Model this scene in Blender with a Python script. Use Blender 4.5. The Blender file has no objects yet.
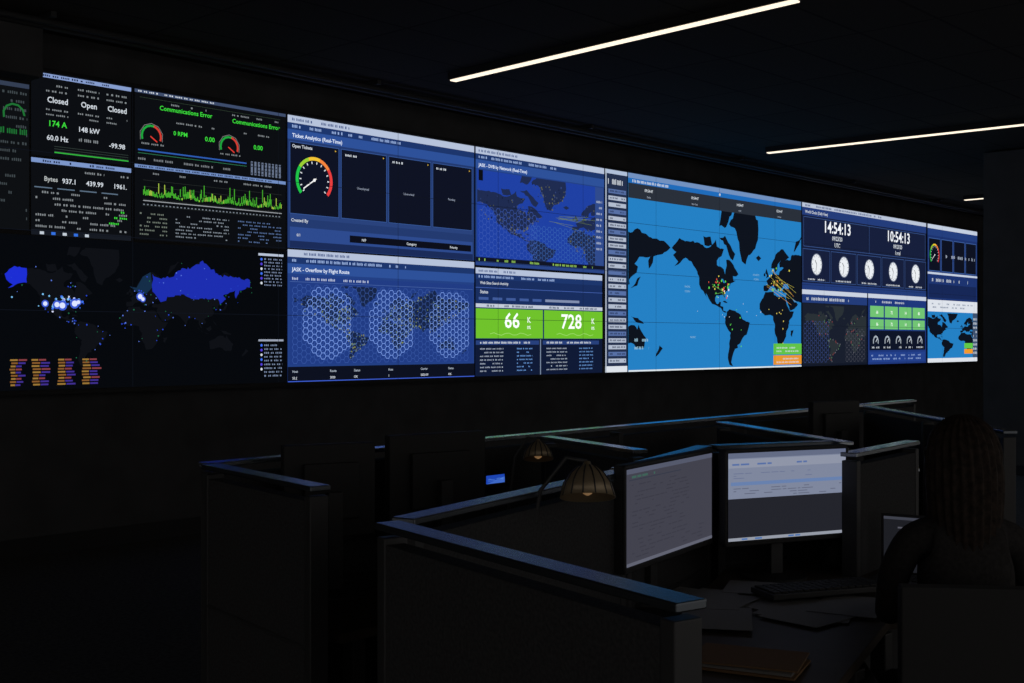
import bpy, math, random
from mathutils import Vector, Matrix
random.seed(7)
D=8.5; EYE=1.6; F=1200.0
TH=math.atan2(1108,1200); CT,ST=math.cos(TH),math.sin(TH)
ZT=.2319*D; ZB=-.0416*D; WH=ZT-ZB
def U(px):
    s=(px-512)/F
    return D*(CT+ST*s)/(ST-CT*s)
def VZ(v): return EYE+ZT-v*WH
def W(lat,fwd,z=0): return Vector((fwd*CT+lat*ST, fwd*ST-lat*CT, z))
def G(px,py,h):
    f=F*(EYE-h)/(py-341.0)
    return ((px-512)/F*f, f)
def lin(v):
    v/=255.0
    return v/12.92 if v<=.04045 else ((v+.055)/1.055)**2.4
def C(r,g,b): return (lin(r),lin(g),lin(b),1)

# ---------------- materials
def pmat(name,col,rough=.7,metal=0,noise=0,scale=30,spec=.5,bump=0):
    m=bpy.data.materials.new(name); m.use_nodes=True
    nt=m.node_tree; b=nt.nodes['Principled BSDF']
    b.inputs['Base Color'].default_value=(*col,1); b.inputs['Roughness'].default_value=rough
    b.inputs['Metallic'].default_value=metal; b.inputs['Specular IOR Level'].default_value=spec
    if noise or bump:
        tc=nt.nodes.new('ShaderNodeTexCoord'); n=nt.nodes.new('ShaderNodeTexNoise'); n.inputs['Scale'].default_value=scale
        nt.links.new(tc.outputs['Object'],n.inputs['Vector'])
        if noise:
            r=nt.nodes.new('ShaderNodeValToRGB')
            r.color_ramp.elements[0].color=(*[c*(1-noise) for c in col],1); r.color_ramp.elements[1].color=(*[min(1,c*(1+noise)) for c in col],1)
            r.color_ramp.elements[0].position=.3; r.color_ramp.elements[1].position=.7
            nt.links.new(n.outputs['Fac'],r.inputs['Fac']); nt.links.new(r.outputs['Color'],b.inputs['Base Color'])
        if bump:
            bp=nt.nodes.new('ShaderNodeBump'); bp.inputs['Strength'].default_value=bump
            nt.links.new(n.outputs['Fac'],bp.inputs['Height']); nt.links.new(bp.outputs['Normal'],b.inputs['Normal'])
    return m
def scrmat(name,strength=1.0,sample=True):
    m=bpy.data.materials.new(name); m.use_nodes=True
    nt=m.node_tree; nt.nodes.clear()
    o=nt.nodes.new('ShaderNodeOutputMaterial'); e=nt.nodes.new('ShaderNodeEmission'); a=nt.nodes.new('ShaderNodeAttribute')
    a.attribute_name='Col'; e.inputs['Strength'].default_value=strength
    nt.links.new(a.outputs['Color'],e.inputs['Color']); nt.links.new(e.outputs[0],o.inputs['Surface'])
    if not sample: m.cycles.emission_sampling='NONE'
    return m
def emis(name,col,st):
    m=bpy.data.materials.new(name); m.use_nodes=True
    b=m.node_tree.nodes['Principled BSDF']; b.inputs['Base Color'].default_value=(.5,.5,.5,1)
    b.inputs['Emission Color'].default_value=(*col,1); b.inputs['Emission Strength'].default_value=st
    return m
SCR=scrmat('led_pixels',1.08); SCRD=scrmat('led_pixels_detail',1.08,False)
M_black=pmat('black_plastic',(.022,.022,.023),.6,spec=.3)
M_dark=pmat('dark_metal',(.04,.04,.042),.5,.3)
M_fab=pmat('grey_panel_fabric',(.042,.042,.044),.9,noise=.25,scale=120,bump=.1,spec=.15)
M_cap=pmat('anodised_trim',(.13,.145,.165),.27,.9)
M_cap_hl=pmat('anodised_trim_highlight',(.42,.46,.50),.2,.9)  # lighter copy of the rail trim; far-rail highlights put into its colour
M_desk=pmat('laminate_worktop',(.065,.052,.042),.5,noise=.2,scale=6,spec=.12)
M_wall=pmat('charcoal_wall_paint',(.072,.072,.075),.9,noise=.15,scale=3,spec=.05)
M_paper=pmat('paper',(.20,.195,.19),.8)
M_kraft=pmat('kraft_folder',(.20,.11,.05),.8)
M_brass=pmat('brass_shade',(.36,.28,.18),.45,.5)
M_skin=pmat('skin',(.20,.12,.09),.6,noise=.05,scale=9)
M_hair=pmat('dark_brown_hair',(.028,.02,.016),.65,noise=.5,scale=60,spec=.12)
M_shirt=pmat('knit_cardigan',(.03,.028,.028),.95,noise=.2,scale=90,bump=.2,spec=.1)
M_trous=pmat('trousers',(.03,.03,.04),.9)
M_eye=pmat('eye_white',(.6,.6,.6),.3)
M_lip=pmat('lips',(.35,.1,.09),.5)

# ---------------- mesh builder
class MB:
    def __init__(s): s.v=[];s.f=[];s.m=[]
    def add(s,vs,fs,mat):
        o=len(s.v); s.v+=[tuple(v) for v in vs]
        for f in fs: s.f.append([i+o for i in f]); s.m.append(mat)
    def box(s,c,d,mat=0,rz=0,M=None):
        vs=[]
        for x in(-.5,.5):
            for y in(-.5,.5):
                for z in(-.5,.5): vs.append(Vector((x*d[0],y*d[1],z*d[2])))
        R=M if M else Matrix.Rotation(rz,3,'Z')
        vs=[R@v+Vector(c) for v in vs]
        s.add(vs,[(0,1,3,2),(4,6,7,5),(0,4,5,1),(2,3,7,6),(0,2,6,4),(1,5,7,3)],mat)
    def lathe(s,c,prof,mat=0,n=24,M=None):
        vs=[]
        for r,z in prof:
            for i in range(n):
                a=2*math.pi*i/n; v=Vector((r*math.cos(a),r*math.sin(a),z))
                if M: v=M@v
                vs.append(v+Vector(c))
        fs=[]
        for j in range(len(prof)-1):
            for i in range(n): fs.append((j*n+i,j*n+(i+1)%n,(j+1)*n+(i+1)%n,(j+1)*n+i))
        fs.append(tuple(range(n))[::-1]); k=(len(prof)-1)*n; fs.append(tuple(range(k,k+n)))
        s.add(vs,fs,mat)
    def tube(s,pts,r,mat=0,n=10):
        pts=[Vector(p) for p in pts]; vs=[]
        for i,p in enumerate(pts):
            t=(pts[min(i+1,len(pts)-1)]-pts[max(i-1,0)]).normalized()
            a=t.orthogonal().normalized() if i==0 else (a-t*a.dot(t)).normalized()
            b=t.cross(a)
            for k in range(n):
                q=2*math.pi*k/n; vs.append(p+(a*math.cos(q)+b*math.sin(q))*r)
        fs=[]
        for j in range(len(pts)-1):
            for k in range(n): fs.append((j*n+k,j*n+(k+1)%n,(j+1)*n+(k+1)%n,(j+1)*n+k))
        fs.append(tuple(range(n))[::-1]); k=(len(pts)-1)*n; fs.append(tuple(range(k,k+n)))
        s.add(vs,fs,mat)
    def prism(s,poly,z0,z1,mat=0):
        n=len(poly); vs=[(x,y,z0) for x,y in poly]+[(x,y,z1) for x,y in poly]
        fs=[tuple(range(n))[::-1],tuple(range(n,2*n))]+[(i,(i+1)%n,n+(i+1)%n,n+i) for i in range(n)]
        s.add(vs,fs,mat)
    def done(s,name,mats,loc=(0,0,0),rz=0,bevel=0,parent=None,smooth=False):
        me=bpy.data.meshes.new(name); me.from_pydata(s.v,[],s.f)
        for m in mats: me.materials.append(m)
        for p,m in zip(me.polygons,s.m): p.material_index=m; p.use_smooth=smooth
        me.update()
        import bmesh
        bm=bmesh.new(); bm.from_mesh(me); bmesh.ops.recalc_face_normals(bm,faces=bm.faces); bm.to_mesh(me); bm.free()
        ob=bpy.data.objects.new(name,me); bpy.context.collection.objects.link(ob)
        ob.location=loc; ob.rotation_euler=(0,0,rz)
        if bevel:
            b=ob.modifiers.new('Bevel','BEVEL'); b.width=bevel; b.segments=2; b.limit_method='ANGLE'
        if parent: ob.parent=parent
        return ob
def empty(name,loc=(0,0,0),rz=0):
    e=bpy.data.objects.new(name,None); bpy.context.collection.objects.link(e); e.location=loc; e.rotation_euler=(0,0,rz); return e

# ---------------- text + canvas
_tc={}
def tmesh(s,bold):
    k=(s,bold)
    if k in _tc: return _tc[k]
    cu=bpy.data.curves.new('t','FONT'); cu.body=s; cu.size=1; cu.resolution_u=2; cu.offset=.016 if bold else .002
    ob=bpy.data.objects.new('t',cu); bpy.context.collection.objects.link(ob)
    bpy.context.view_layer.update()
    dg=bpy.context.evaluated_depsgraph_get()
    me=bpy.data.meshes.new_from_object(ob.evaluated_get(dg))
    r=([(v.co.x,v.co.y) for v in me.vertices],[tuple(p.vertices) for p in me.polygons])
    bpy.data.objects.remove(ob); bpy.data.curves.remove(cu); bpy.data.meshes.remove(me)
    _tc[k]=r; return r
def clip(poly,x0,x1,y0,y1):
    def cl(p,ins,inter):
        o=[]
        for i in range(len(p)):
            a,b=p[i-1],p[i]
            if ins(b):
                if not ins(a): o.append(inter(a,b))
                o.append(b)
            elif ins(a): o.append(inter(a,b))
        return o
    def ix(x): return lambda a,b:(x,a[1]+(b[1]-a[1])*(x-a[0])/(b[0]-a[0]))
    def iy(y): return lambda a,b:(a[0]+(b[0]-a[0])*(y-a[1])/(b[1]-a[1]),y)
    for ins,it in ((lambda q:q[0]>=x0,ix(x0)),(lambda q:q[0]<=x1,ix(x1)),(lambda q:q[1]>=y0,iy(y0)),(lambda q:q[1]<=y1,iy(y1))):
        poly=cl(poly,ins,it)
        if len(poly)<3: return []
    return poly
class Canvas:
    def __init__(s,step=.0012): s.v=[];s.f=[];s.c=[];s.step=step
    def poly(s,pts,col,l=1):
        o=len(s.v); s.v+=[(p[0],-l*s.step,p[1]) for p in pts]; s.f.append(list(range(o,o+len(pts)))); s.c.append(col)
    def rect(s,x0,z0,x1,z1,col,l=1): s.poly([(x0,z0),(x1,z0),(x1,z1),(x0,z1)],col,l)
    def line(s,a,b,w,col,l=1):
        dx,dz=b[0]-a[0],b[1]-a[1]; L=math.hypot(dx,dz) or 1; nx,nz=-dz/L*w/2,dx/L*w/2
        s.poly([(a[0]+nx,a[1]+nz),(b[0]+nx,b[1]+nz),(b[0]-nx,b[1]-nz),(a[0]-nx,a[1]-nz)],col,l)
    def disc(s,x,z,r,col,l=1,n=12): s.poly([(x+r*math.cos(6.28318*i/n),z+r*math.sin(6.28318*i/n)) for i in range(n)],col,l)
    def arc(s,x,z,r0,r1,a0,a1,col,l=1,n=6):
        for i in range(n):
            p=math.radians(a0+(a1-a0)*i/n); q=math.radians(a0+(a1-a0)*(i+1)/n)
            s.poly([(x+r0*math.cos(p),z+r0*math.sin(p)),(x+r1*math.cos(p),z+r1*math.sin(p)),(x+r1*math.cos(q),z+r1*math.sin(q)),(x+r0*math.cos(q),z+r0*math.sin(q))],col,l)
    def text(s,t,x,z,h,col,l=4,al='l',bold=True,sx=1):
        vs,fs=tmesh(t,bold)
        if not vs: return
        k=h/.7; w=max(v[0] for v in vs)*k*sx
        ox=x-(w/2 if al=='c' else w if al=='r' else 0)
        o=len(s.v); s.v+=[(ox+v[0]*k*sx,-l*s.step,z+v[1]*k) for v in vs]
        for f in fs: s.f.append([i+o for i in f]); s.c.append(col)
    def done(s,name,parent,loc=(0,0,0),mat=None):
        me=bpy.data.meshes.new(name); me.from_pydata(s.v,[],s.f)
        at=me.color_attributes.new('Col','FLOAT_COLOR','CORNER')
        buf=[]
        for f,c in zip(s.f,s.c): buf+=list(c)*len(f)
        at.data.foreach_set('color',buf); me.materials.append(mat or SCRD)
        ob=bpy.data.objects.new(name,me); bpy.context.collection.objects.link(ob); ob.parent=parent; ob.location=loc
        return ob

# ---------------- world outlines
NA=[(-168,66),(-156,71),(-141,70),(-128,70),(-115,68),(-108,68),(-96,72),(-94,69),(-88,68),(-82,68),(-86,64),(-94,61),(-94,58),(-88,57),(-82,55),(-80,51),(-79,55),(-77,58),(-78,62),(-72,62),(-65,59),(-60,55),(-56,52),(-60,50),(-66,50),(-65,46),(-61,46),(-66,44),(-70,43),(-71,41),(-75,39),(-76,35),(-81,31),(-80,26),(-82,28),(-84,30),(-90,29),(-95,29),(-97,26),(-97,22),(-94,18),(-91,19),(-90,21),(-87,21),(-88,16),(-83,15),(-83,10),(-79,9),(-77,8),(-80,7),(-84,9),(-87,13),(-94,16),(-102,18),(-106,22),(-109,26),(-113,31),(-110,24),(-112,27),(-117,33),(-121,35),(-124,40),(-124,47),(-130,54),(-137,59),(-146,61),(-152,59),(-158,56),(-164,54.5),(-158,58),(-162,60),(-166,62),(-161,64)]
GR=[(-73,78),(-60,82),(-35,83),(-20,80),(-20,74),(-25,70),(-38,66),(-43,60),(-50,62),(-54,68),(-55,72),(-60,76)]
ISL=[[(-90,73),(-80,74),(-70,70),(-62,66),(-66,62),(-73,65),(-78,70)],[(-117,73),(-105,73),(-102,69),(-115,69)],[(-90,77),(-85,82),(-65,82),(-78,77)],
[(-5,50),(1,52),(-2,56),(-4,58.5),(-6,55),(-3,53)],[(-24,65),(-19,66.5),(-14,65),(-19,63)],[(130,32),(136,34),(140,35),(142,40),(145,44),(140,42),(137,37)],
[(131,-1),(141,-3),(150,-10),(138,-8)],[(109,1),(117,7),(118,1),(114,-4)],[(95,5),(105,-5),(102,-4),(97,1)],[(44,-16),(50,-15),(47,-25),(44,-22)],[(173,-35),(178,-38),(171,-44),(167,-46)],
[(120,18),(124,12),(126,7),(121,14)],[(105,-6),(114,-8),(110,-8)],[(-84,22),(-77,20),(-75,20),(-80,23)],[(50,70),(58,73),(68,77),(55,75)],[(-9,52),(-6,52),(-6,55),(-9,54)]]
SA=[(-77,8),(-72,12),(-62,10),(-52,5),(-50,0),(-44,-3),(-35,-6),(-37,-12),(-39,-17),(-41,-22),(-48,-26),(-53,-33),(-58,-35),(-57,-38),(-62,-39),(-65,-43),(-67,-47),(-69,-52),(-66,-55),(-72,-54),(-75,-48),(-73,-40),(-72,-30),(-70,-20),(-76,-14),(-80,-6),(-80,0),(-77,4)]
AF=[(-6,36),(10,37),(11,33),(20,31),(32,31),(35,26),(37,20),(43,12),(51,12),(48,5),(41,-2),(40,-11),(35,-20),(35,-24),(32,-28),(27,-34),(19,-35),(17,-30),(12,-17),(13,-8),(9,-1),(9,4),(4,6),(-7,5),(-13,9),(-17,14),(-17,21),(-10,29)]
EU=[(-9,37),(-9,43),(-1,44),(-4,48),(2,51),(8,54),(9,57),(12,54),(20,54),(22,57),(30,60),(22,60),(21,63),(25,65),(18,62),(17,58),(13,56),(11,59),(5,59),(6,62),(14,68),(25,71),(32,70),(41,67),(34,65),(44,66),(45,68),(54,69),(60,69),(68,69),(70,73),(80,73),(88,75),(104,78),(113,74),(130,71),(140,73),(160,70),(180,69),(190,66),(180,63),(178,62),(164,60),(163,56),(157,51),(156,57),(163,61),(155,59),(143,59),(136,54),(141,52),(139,47),(131,43),(128,40),(129,36),(126,35),(125,39),(121,40),(118,39),(122,37),(119,35),(122,31),(118,24),(110,21),(106,19),(109,12),(105,9),(100,13),(103,2),(101,3),(98,9),(98,16),(94,17),(90,22),(86,20),(80,15),(78,8),(73,17),(70,21),(66,25),(57,26),(51,28),(48,30),(52,25),(56,25),(59,22),(52,16),(44,13),(39,21),(35,28),(34,31),(36,36),(30,36),(27,38),(29,41),(41,41),(38,46),(30,46),(28,42),(23,40),(22,37),(19,41),(13,45),(18,40),(16,38),(9,44),(3,42),(-2,37)]
AU=[(114,-22),(122,-18),(130,-12),(136,-12),(140,-17),(142,-11),(146,-19),(153,-27),(150,-37),(141,-38),(131,-32),(116,-35)]
RU=[(28,70),(41,67),(44,68),(60,69),(70,73),(88,75),(104,78),(130,71),(160,70),(180,69),(180,63),(163,60),(157,51),(156,60),(136,54),(141,50),(131,43),(128,50),(118,50),(100,50),(87,49),(75,54),(60,51),(50,51),(48,46),(40,44),(35,50),(28,56)]
ALASKA=[(-168,66),(-156,71),(-141,70),(-141,60),(-152,59),(-158,56),(-164,54.5),(-158,58),(-166,62)]
LAND=[NA,GR,SA,AF,EU,AU]+ISL
def merc(la): la=math.radians(max(-80,min(82,la))); return math.log(math.tan(math.pi/4+la/2))
def rough(poly,amp=.9):
    rr=random.Random(len(poly)); o=[]
    for i in range(len(poly)):
        a,b=poly[i],poly[(i+1)%len(poly)]; o.append(a)
        L=math.hypot(b[0]-a[0],b[1]-a[1])
        if L>4:
            n=int(L/3)
            for k in range(1,n):
                t=k/n; o.append((a[0]+(b[0]-a[0])*t+rr.uniform(-amp,amp),a[1]+(b[1]-a[1])*t+rr.uniform(-amp,amp)*.6))
    return o
RLAND=[rough(p) for p in LAND]

# ---------------- video wall
vw=empty('video_wall',(0,D,0))
cv=Canvas(); base=Canvas()
class Z:
    def __init__(s,xl,xr,v0,v1,bg=None):
        s.x0=U(xl); s.x1=U(xr); s.z0=VZ(v0); s.z1=VZ(v1)
        s.w=s.x1-s.x0; s.h=s.z0-s.z1
        if bg: base.rect(s.x0,s.z1,s.x1,s.z0,bg,1)
    def p(s,a,b): return (s.x0+a*s.w,s.z0-b*s.h)
    def rect(s,a0,b0,a1,b1,col,l=2):
        x0,z0=s.p(a0,b0); x1,z1=s.p(a1,b1); cv.rect(x0,z1,x1,z0,col,l)
    def brect(s,a0,b0,a1,b1,col,l=2):
        x0,z0=s.p(a0,b0); x1,z1=s.p(a1,b1); base.rect(x0,z1,x1,z0,col,l)
    def frame(s,a0,b0,a1,b1,col,w=.008,l=3):
        p=[s.p(a0,b0),s.p(a1,b0),s.p(a1,b1),s.p(a0,b1)]
        for i in range(4): cv.line(p[i],p[(i+1)%4],w,col,l)
    def text(s,t,a,b,h,col,**k):
        x,z=s.p(a,b); cv.text(t,x,z,h,col,**k)
    def words(s,a0,b0,a1,b1,rows,col,fill=.6,hh=.5,l=4,wl=(.02,.09)):
        for r in range(rows):
            bb=b0+(b1-b0)*(r+.5)/rows; rh=(b1-b0)/rows*hh/2; a=a0
            while a<a1:
                w=random.uniform(*wl)/s.w
                e=min(a1,a+w)
                if random.random()<fill:
                    n=max(1,int((e-a)*s.w/.014))
                    for k in range(n):
                        q=a+(e-a)*k/n; s.rect(q,bb-rh*random.uniform(.5,1),q+(e-a)/n*.6,bb+rh,col,l)
                a=e+.014/s.w
    def map(s,a0,b0,a1,b1,lo0,lo1,lt,lb,col,l=3,polys=None):
        X0,Zt=s.p(a0,b0); X1,Zb=s.p(a1,b1); mt,mb=merc(lt),merc(lb)
        f=lambda lo,la:(X0+(lo-lo0)/(lo1-lo0)*(X1-X0), Zb+(merc(la)-mb)/(mt-mb)*(Zt-Zb))
        for i,pl in enumerate(polys or RLAND):
            for sh in(-360,0,360):
                q=[f(lo+sh,la) for lo,la in pl]; q=clip(q,X0,X1,Zb,Zt)
                if len(q)>2: cv.poly(q,col,l+.07*(i%5))
        return f
    def head(s,h=.055,title=None,h2=.05):
        s.brect(0,0,1,h,C(176,188,212),2); s.words(.02,.0,.3,h,1,C(60,80,130),.9,.4)
        s.brect(0,h,1,h+h2,C(28,52,105),2); s.words(.02,h,.6,h+h2,1,C(150,175,220),.7,.45)
        if title: s.brect(0,h+h2,1,h+h2+.075,C(44,78,148),2); s.text(title,.02,h+h2+.058,.034,C(220,230,248))
def hexes(z,a0,b0,a1,b1,r,col,w=.006,l=4,mask=None,fill=None):
    x0,zt=z.p(a0,b0); x1,zb=z.p(a1,b1); dx=r*1.5; dz=r*math.sqrt(3); i=0; x=x0+r
    while x<x1-r*.9:
        y=zb+dz/2+(dz/2 if i%2 else 0)
        while y<zt-dz*.45:
            if not mask or mask((x-x0)/(x1-x0),(y-zb)/(zt-zb)):
                P=[(x+r*math.cos(math.pi/3*k),y+r*math.sin(math.pi/3*k)) for k in range(6)]
                if fill: cv.poly([(x+(q[0]-x)*.72,y+(q[1]-y)*.72) for q in P],fill,l-.3)
                for k in range(6): cv.line(P[k],P[(k+1)%6],w,col,l)
            y+=dz
        x+=dx; i+=1
def gauge(x,z,r,l=4,needle=215,w=.15):
    cs=[C(30,190,70)]*4+[C(150,200,50)]*2+[C(235,190,50)]*2+[C(240,130,60)]*2+[C(225,60,60)]*4
    n=len(cs)
    for i,c in enumerate(cs):
        a=220-260*i/n; cv.arc(x,z,r*(1-w),r,a,a-260/n,c,l,2)
    for i in range(14):
        a=math.radians(220-260*i/13); cv.line((x+r*.7*math.cos(a),z+r*.7*math.sin(a)),(x+r*.8*math.cos(a),z+r*.8*math.sin(a)),r*.05,C(215,220,225),l)
    a=math.radians(needle); cv.line((x-r*.12*math.cos(a),z-r*.12*math.sin(a)),(x+r*.72*math.cos(a),z+r*.72*math.sin(a)),r*.055,C(240,240,240),l+1)
    cv.disc(x,z,r*.07,C(240,240,240),l+1)
W8=C(205,212,220); WD=C(128,134,138); GRN=C(60,215,60); BLK=C(11,13,17)
# A0 dim strip
z=Z(-60,29,.045,.50,C(13,15,18))
z.words(.5,.04,.98,.95,16,C(62,70,74),.5,.35); z.words(.5,.3,.98,.36,1,C(30,110,50),.9,.7)
z.rect(0,0,1,.03,C(50,60,80)); x,zz=z.p(.82,.22); cv.arc(x,zz,.07,.085,200,0,C(30,110,50),4)
# A1
z=Z(31,131,0,.262,BLK)
z.rect(0,0,1,.05,C(130,152,200)); z.words(.02,0,.9,.05,1,C(20,30,60),.8,.5,l=5)
for i,(a,t,v,v2) in enumerate([(.25,'Closed','174 A','60.0 Hz'),(.56,'Open','','148 kW'),(.85,'Closed','','-99.98')]):
    z.words(a-.11,.10,a+.11,.24,2,WD,.8,.35)
    z.text(t,a,.345,.042,W8,al='c',sx=.95); z.words(a-.11,.40,a+.11,.52,2,WD,.7,.35)
    if v: z.text(v,a,.63,.042,GRN,al='c')
    if i==1: z.text(v2,a,.65,.037,W8,al='c'); z.words(a-.1,.70,a+.1,.8,1,WD,.8,.4)
    else: z.text(v2,a,.80,.037,W8,al='c')
for i in range(3): z.rect(.22,.865+.03*i,.97,.871+.03*i,C(50,62,58))
z.rect(.22,.935,.97,.95,C(50,180,60),4)
# A3
z=Z(31,131,.27,.512,C(12,14,18))
z.rect(0,0,1,.06,C(120,145,195)); z.words(.02,0,.9,.06,1,C(20,30,60),.8,.5,l=5)
for a,t in((.36,'937.1'),(.62,'439.99'),(.88,'1961.')):
    z.words(a-.1,.1,a+.1,.16,1,WD,.8,.5); z.text(t,a,.30,.036,W8,al='c')
z.text('Bytes',.12,.29,.034,C(175,180,180)); z.words(.04,.40,.96,.92,7,WD,.45,.4); z.words(.7,.5,.96,.9,5,GRN,.2,.35)
for i in range(4): z.rect(.03+.22*i,.37,.2+.22*i,.385,C(90,110,130))
z.rect(0,.93,1,1,C(22,26,34))
for i in range(5): z.rect(.08+i*.11,.95,.12+i*.11,.99,C(50,110,220) if i%2 else C(190,200,210),4)
# A2
z=Z(134.5,285.5,0,.247,BLK)
z.rect(0,0,1,.045,C(60,74,104)); z.words(.02,0,.5,.045,1,W8,.8,.5,l=5)
z.rect(.03,.1,.96,.103,C(60,80,60))
z.text('Communications Error',.15,.24,.036,GRN); z.text('Communications Error',.62,.26,.036,GRN)
z.words(.15,.12,.45,.17,1,WD,.7,.5); z.words(.62,.12,.95,.17,1,WD,.7,.5)
for a in(.10,.60):
    x,zz=z.p(a,.62); cv.arc(x,zz,.075,.092,200,75,C(30,160,60),4); cv.arc(x,zz,.075,.092,75,-20,C(205,60,50),4); cv.line((x-.01,zz),(x+.05,zz-.04),.010,C(220,60,50),5)
    cv.arc(x,zz,.10,.104,200,-20,C(130,130,130),4)
    z.words(a-.06,.70,a+.08,.75,1,WD,.9,.5)
z.text('0 RPM',.28,.56,.034,GRN,al='c'); z.text('0.00',.47,.58,.038,GRN,al='c'); z.text('0.00',.80,.60,.038,GRN,al='c')
z.words(.2,.36,.55,.41,1,WD,.7,.5); z.words(.7,.36,.95,.41,1,WD,.7,.5)
z.rect(.02,.81,.72,.83,C(45,90,175)); z.rect(.02,.86,.72,.866,C(50,130,90)); z.words(.02,.9,.7,.98,1,C(120,125,130),.6,.4)
for i in range(9): z.rect(.75+.025*i,.78,.764+.025*i,.98,C(100,112,135))
z.words(.75,.78,.98,.98,4,C(15,20,30),.8,.4,l=6)
# A4
z=Z(134.5,285.5,.252,.505,BLK)
z.rect(0,0,1,.045,C(110,138,190)); z.words(.02,0,.9,.045,1,C(20,30,60),.8,.5,l=5)
z.words(.05,.08,.95,.13,1,WD,.4,.5)
for i in range(5): z.rect(.05,.2+.085*i,.97,.204+.085*i,C(45,50,48),2)
N=150
for i in range(N):
    a=.05+.92*i/N; hgt=.07+.03*math.sin(i*.3)+random.random()**4*.2
    z.rect(a,.44-hgt,a+.92/N*.8,.44-hgt*.35,C(70,175,45) if random.random()>.2 else C(165,195,70),4)
z.rect(.05,.47,.97,.482,C(150,155,160),4)
for i in range(40): z.rect(.05+.023*i,.52,.05+.023*i+.01,.535,C(120,130,140),4)
z.words(.25,.62,.6,.95,7,C(130,140,150),.8,.4); z.words(.66,.62,.97,.95,7,C(85,110,155),.6,.4)
z.words(.03,.62,.2,.95,6,C(110,120,110),.5,.4)
# A5 map
z=Z(-60,285.5,.515,1,C(6,8,12))
def ax(z,px): return (U(px)-z.x0)/z.w
a0,a1=ax(z,1),ax(z,250)
z.map(a0,.06,a1,.86,-172,181,80,-56,C(14,16,21),3)
f=z.map(a0,.06,a1,.86,-172,181,80,-56,C(28,44,170),4,[rough(RU,1.6)])
z.map(a0,.06,a1,.86,-172,181,80,-56,C(28,44,205),4,[rough(ALASKA)])
z.map(a0,.06,a1,.86,-172,181,80,-56,C(20,44,70),3.6,[[(-5,60),(5,59),(14,68),(25,71),(28,60),(20,54),(8,54)]])
for k in range(46):
    lo,la=random.gauss(-95,15),random.gauss(40,5); x,y=f(lo,la); r=random.uniform(.004,.011); cv.disc(x,y,r,random.choice([C(210,215,245),C(60,110,230),C(120,190,240)]),5,8)
for lo,la,r in((-118,38,.022),(-103,37,.026),(-96,36,.03),(-80,39,.03),(-75,41,.02),(10,50,.026),(14,47,.02)):
    x,y=f(lo,la); cv.disc(x,y,r*1.25,C(60,90,205),5.2,14); cv.disc(x,y,r*.75,C(215,222,250),5.6,14)
for k in range(110):
    pl=random.choice([EU,RU,AF,SA,NA,EU]); p=random.choice(pl); x,y=f(p[0]+random.uniform(-6,6),p[1]+random.uniform(-6,4))
    if z.x0<x<U(255): cv.disc(x,y,random.uniform(.003,.007),random.choice([C(40,70,200),C(90,120,220),C(30,100,70)]),5,6)
for j,(px0,px1) in enumerate(((9,27),(31,51),(57,76),(81,101))):
    for k in range(9):
        b=.80+k*.02; A=ax(z,px0+random.uniform(0,2)); B=ax(z,px1-random.uniform(0,7))
        z.rect(A,b,A+(B-A)*.45,b+.011,C(130,86,42) if k%2 else C(150,114,52),5); z.rect(A+(B-A)*.5,b,B,b+.011,C(62,46,140) if k%3 else C(130,60,66),5)
for b0,b1 in((.05,.27),(.70,.96)):
    z.words(ax(z,264),b0,ax(z,282),b1,9,C(120,135,165),.9,.45)
    for k in range(6): x,y=z.p(ax(z,261),b0+.015+k*.036); cv.disc(x,y,.012,[C(60,110,235),C(80,60,210),W8][k%3],6,8)
z.rect(ax(z,258),.02,ax(z,283),.038,C(180,190,210),5); z.rect(ax(z,258),.67,ax(z,283),.685,C(150,158,175),5)
# B1
z=Z(287.5,474,0,.497,C(34,56,108)); z.head(.055,'Ticket Analytics (Real-Time)')
z.text('Open Tickets',.02,.24,.028,W8)
for i in range(4):
    z.brect(.01+.247*i,.2,.247*(i+1)-.002,.74,C(14,18,34),2.5); z.frame(.01+.247*i,.2,.247*(i+1)-.002,.74,C(54,86,150),.006)
    x,y=z.p(.247*(i+1)-.02,.225); cv.disc(x,y,.010,C(220,180,60),6,3)
    if i:
        z.words(.247*i+.03,.232,.247*i+.09,.252,1,W8,1,.9); z.text(['','Unassigned','Unworked','Pending'][i],.247*i+.12,.50,.022,C(150,160,180),al='c',bold=False)
x,y=z.p(.125,.47); gauge(x,y,.205)
z.text('Created By',.015,.80,.028,W8)
z.brect(.01,.745,.99,.775,C(40,64,120),2.5); z.brect(.01,.84,.99,.98,C(44,72,138),2.5)
z.brect(.3,.87,.98,.925,C(12,14,26),3)
for a,t in((.04,'0/1'),(.36,'N/F'),(.6,'Category'),(.85,'Priority')): z.text(t,a,.91,.024,W8,l=6)
z.brect(.01,.945,.99,.995,C(26,42,86),3)
# B2
z=Z(287.5,474,.503,1,C(34,62,128)); z.head(.055,'JASK - Overflow by Flight Route')
z.brect(.01,.2,.99,.87,C(32,58,128),2.5)
f=z.map(.03,.26,.97,.85,-178,185,78,-56,C(22,36,70),3)
for k in range(420):
    pl=random.choice([EU,AF,SA,NA,NA,EU,EU]); p=random.choice(pl); q=random.choice(pl); t=random.random()*.5; x,y=f(p[0]+(q[0]-p[0])*t,p[1]+(q[1]-p[1])*t); cv.disc(x,y,random.uniform(.004,.009),random.choice([C(130,134,72),C(100,124,92),C(80,108,160)]),3.8,6)
hexes(z,.02,.24,.98,.86,.032,C(60,92,168),.0035,4)
for cx in(.2,.53,.86):
    mk=lambda a,b:(a-.5)**2+(b-.5)**2<.24
    hexes(z,cx-.13,.27,cx+.125,.83,.032,C(116,150,224),.0062,4.5,mask=mk)
z.words(.02,.205,.4,.23,1,C(180,190,215),.8,.8); z.rect(.01,.24,.99,.244,C(70,98,160),4)
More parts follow.
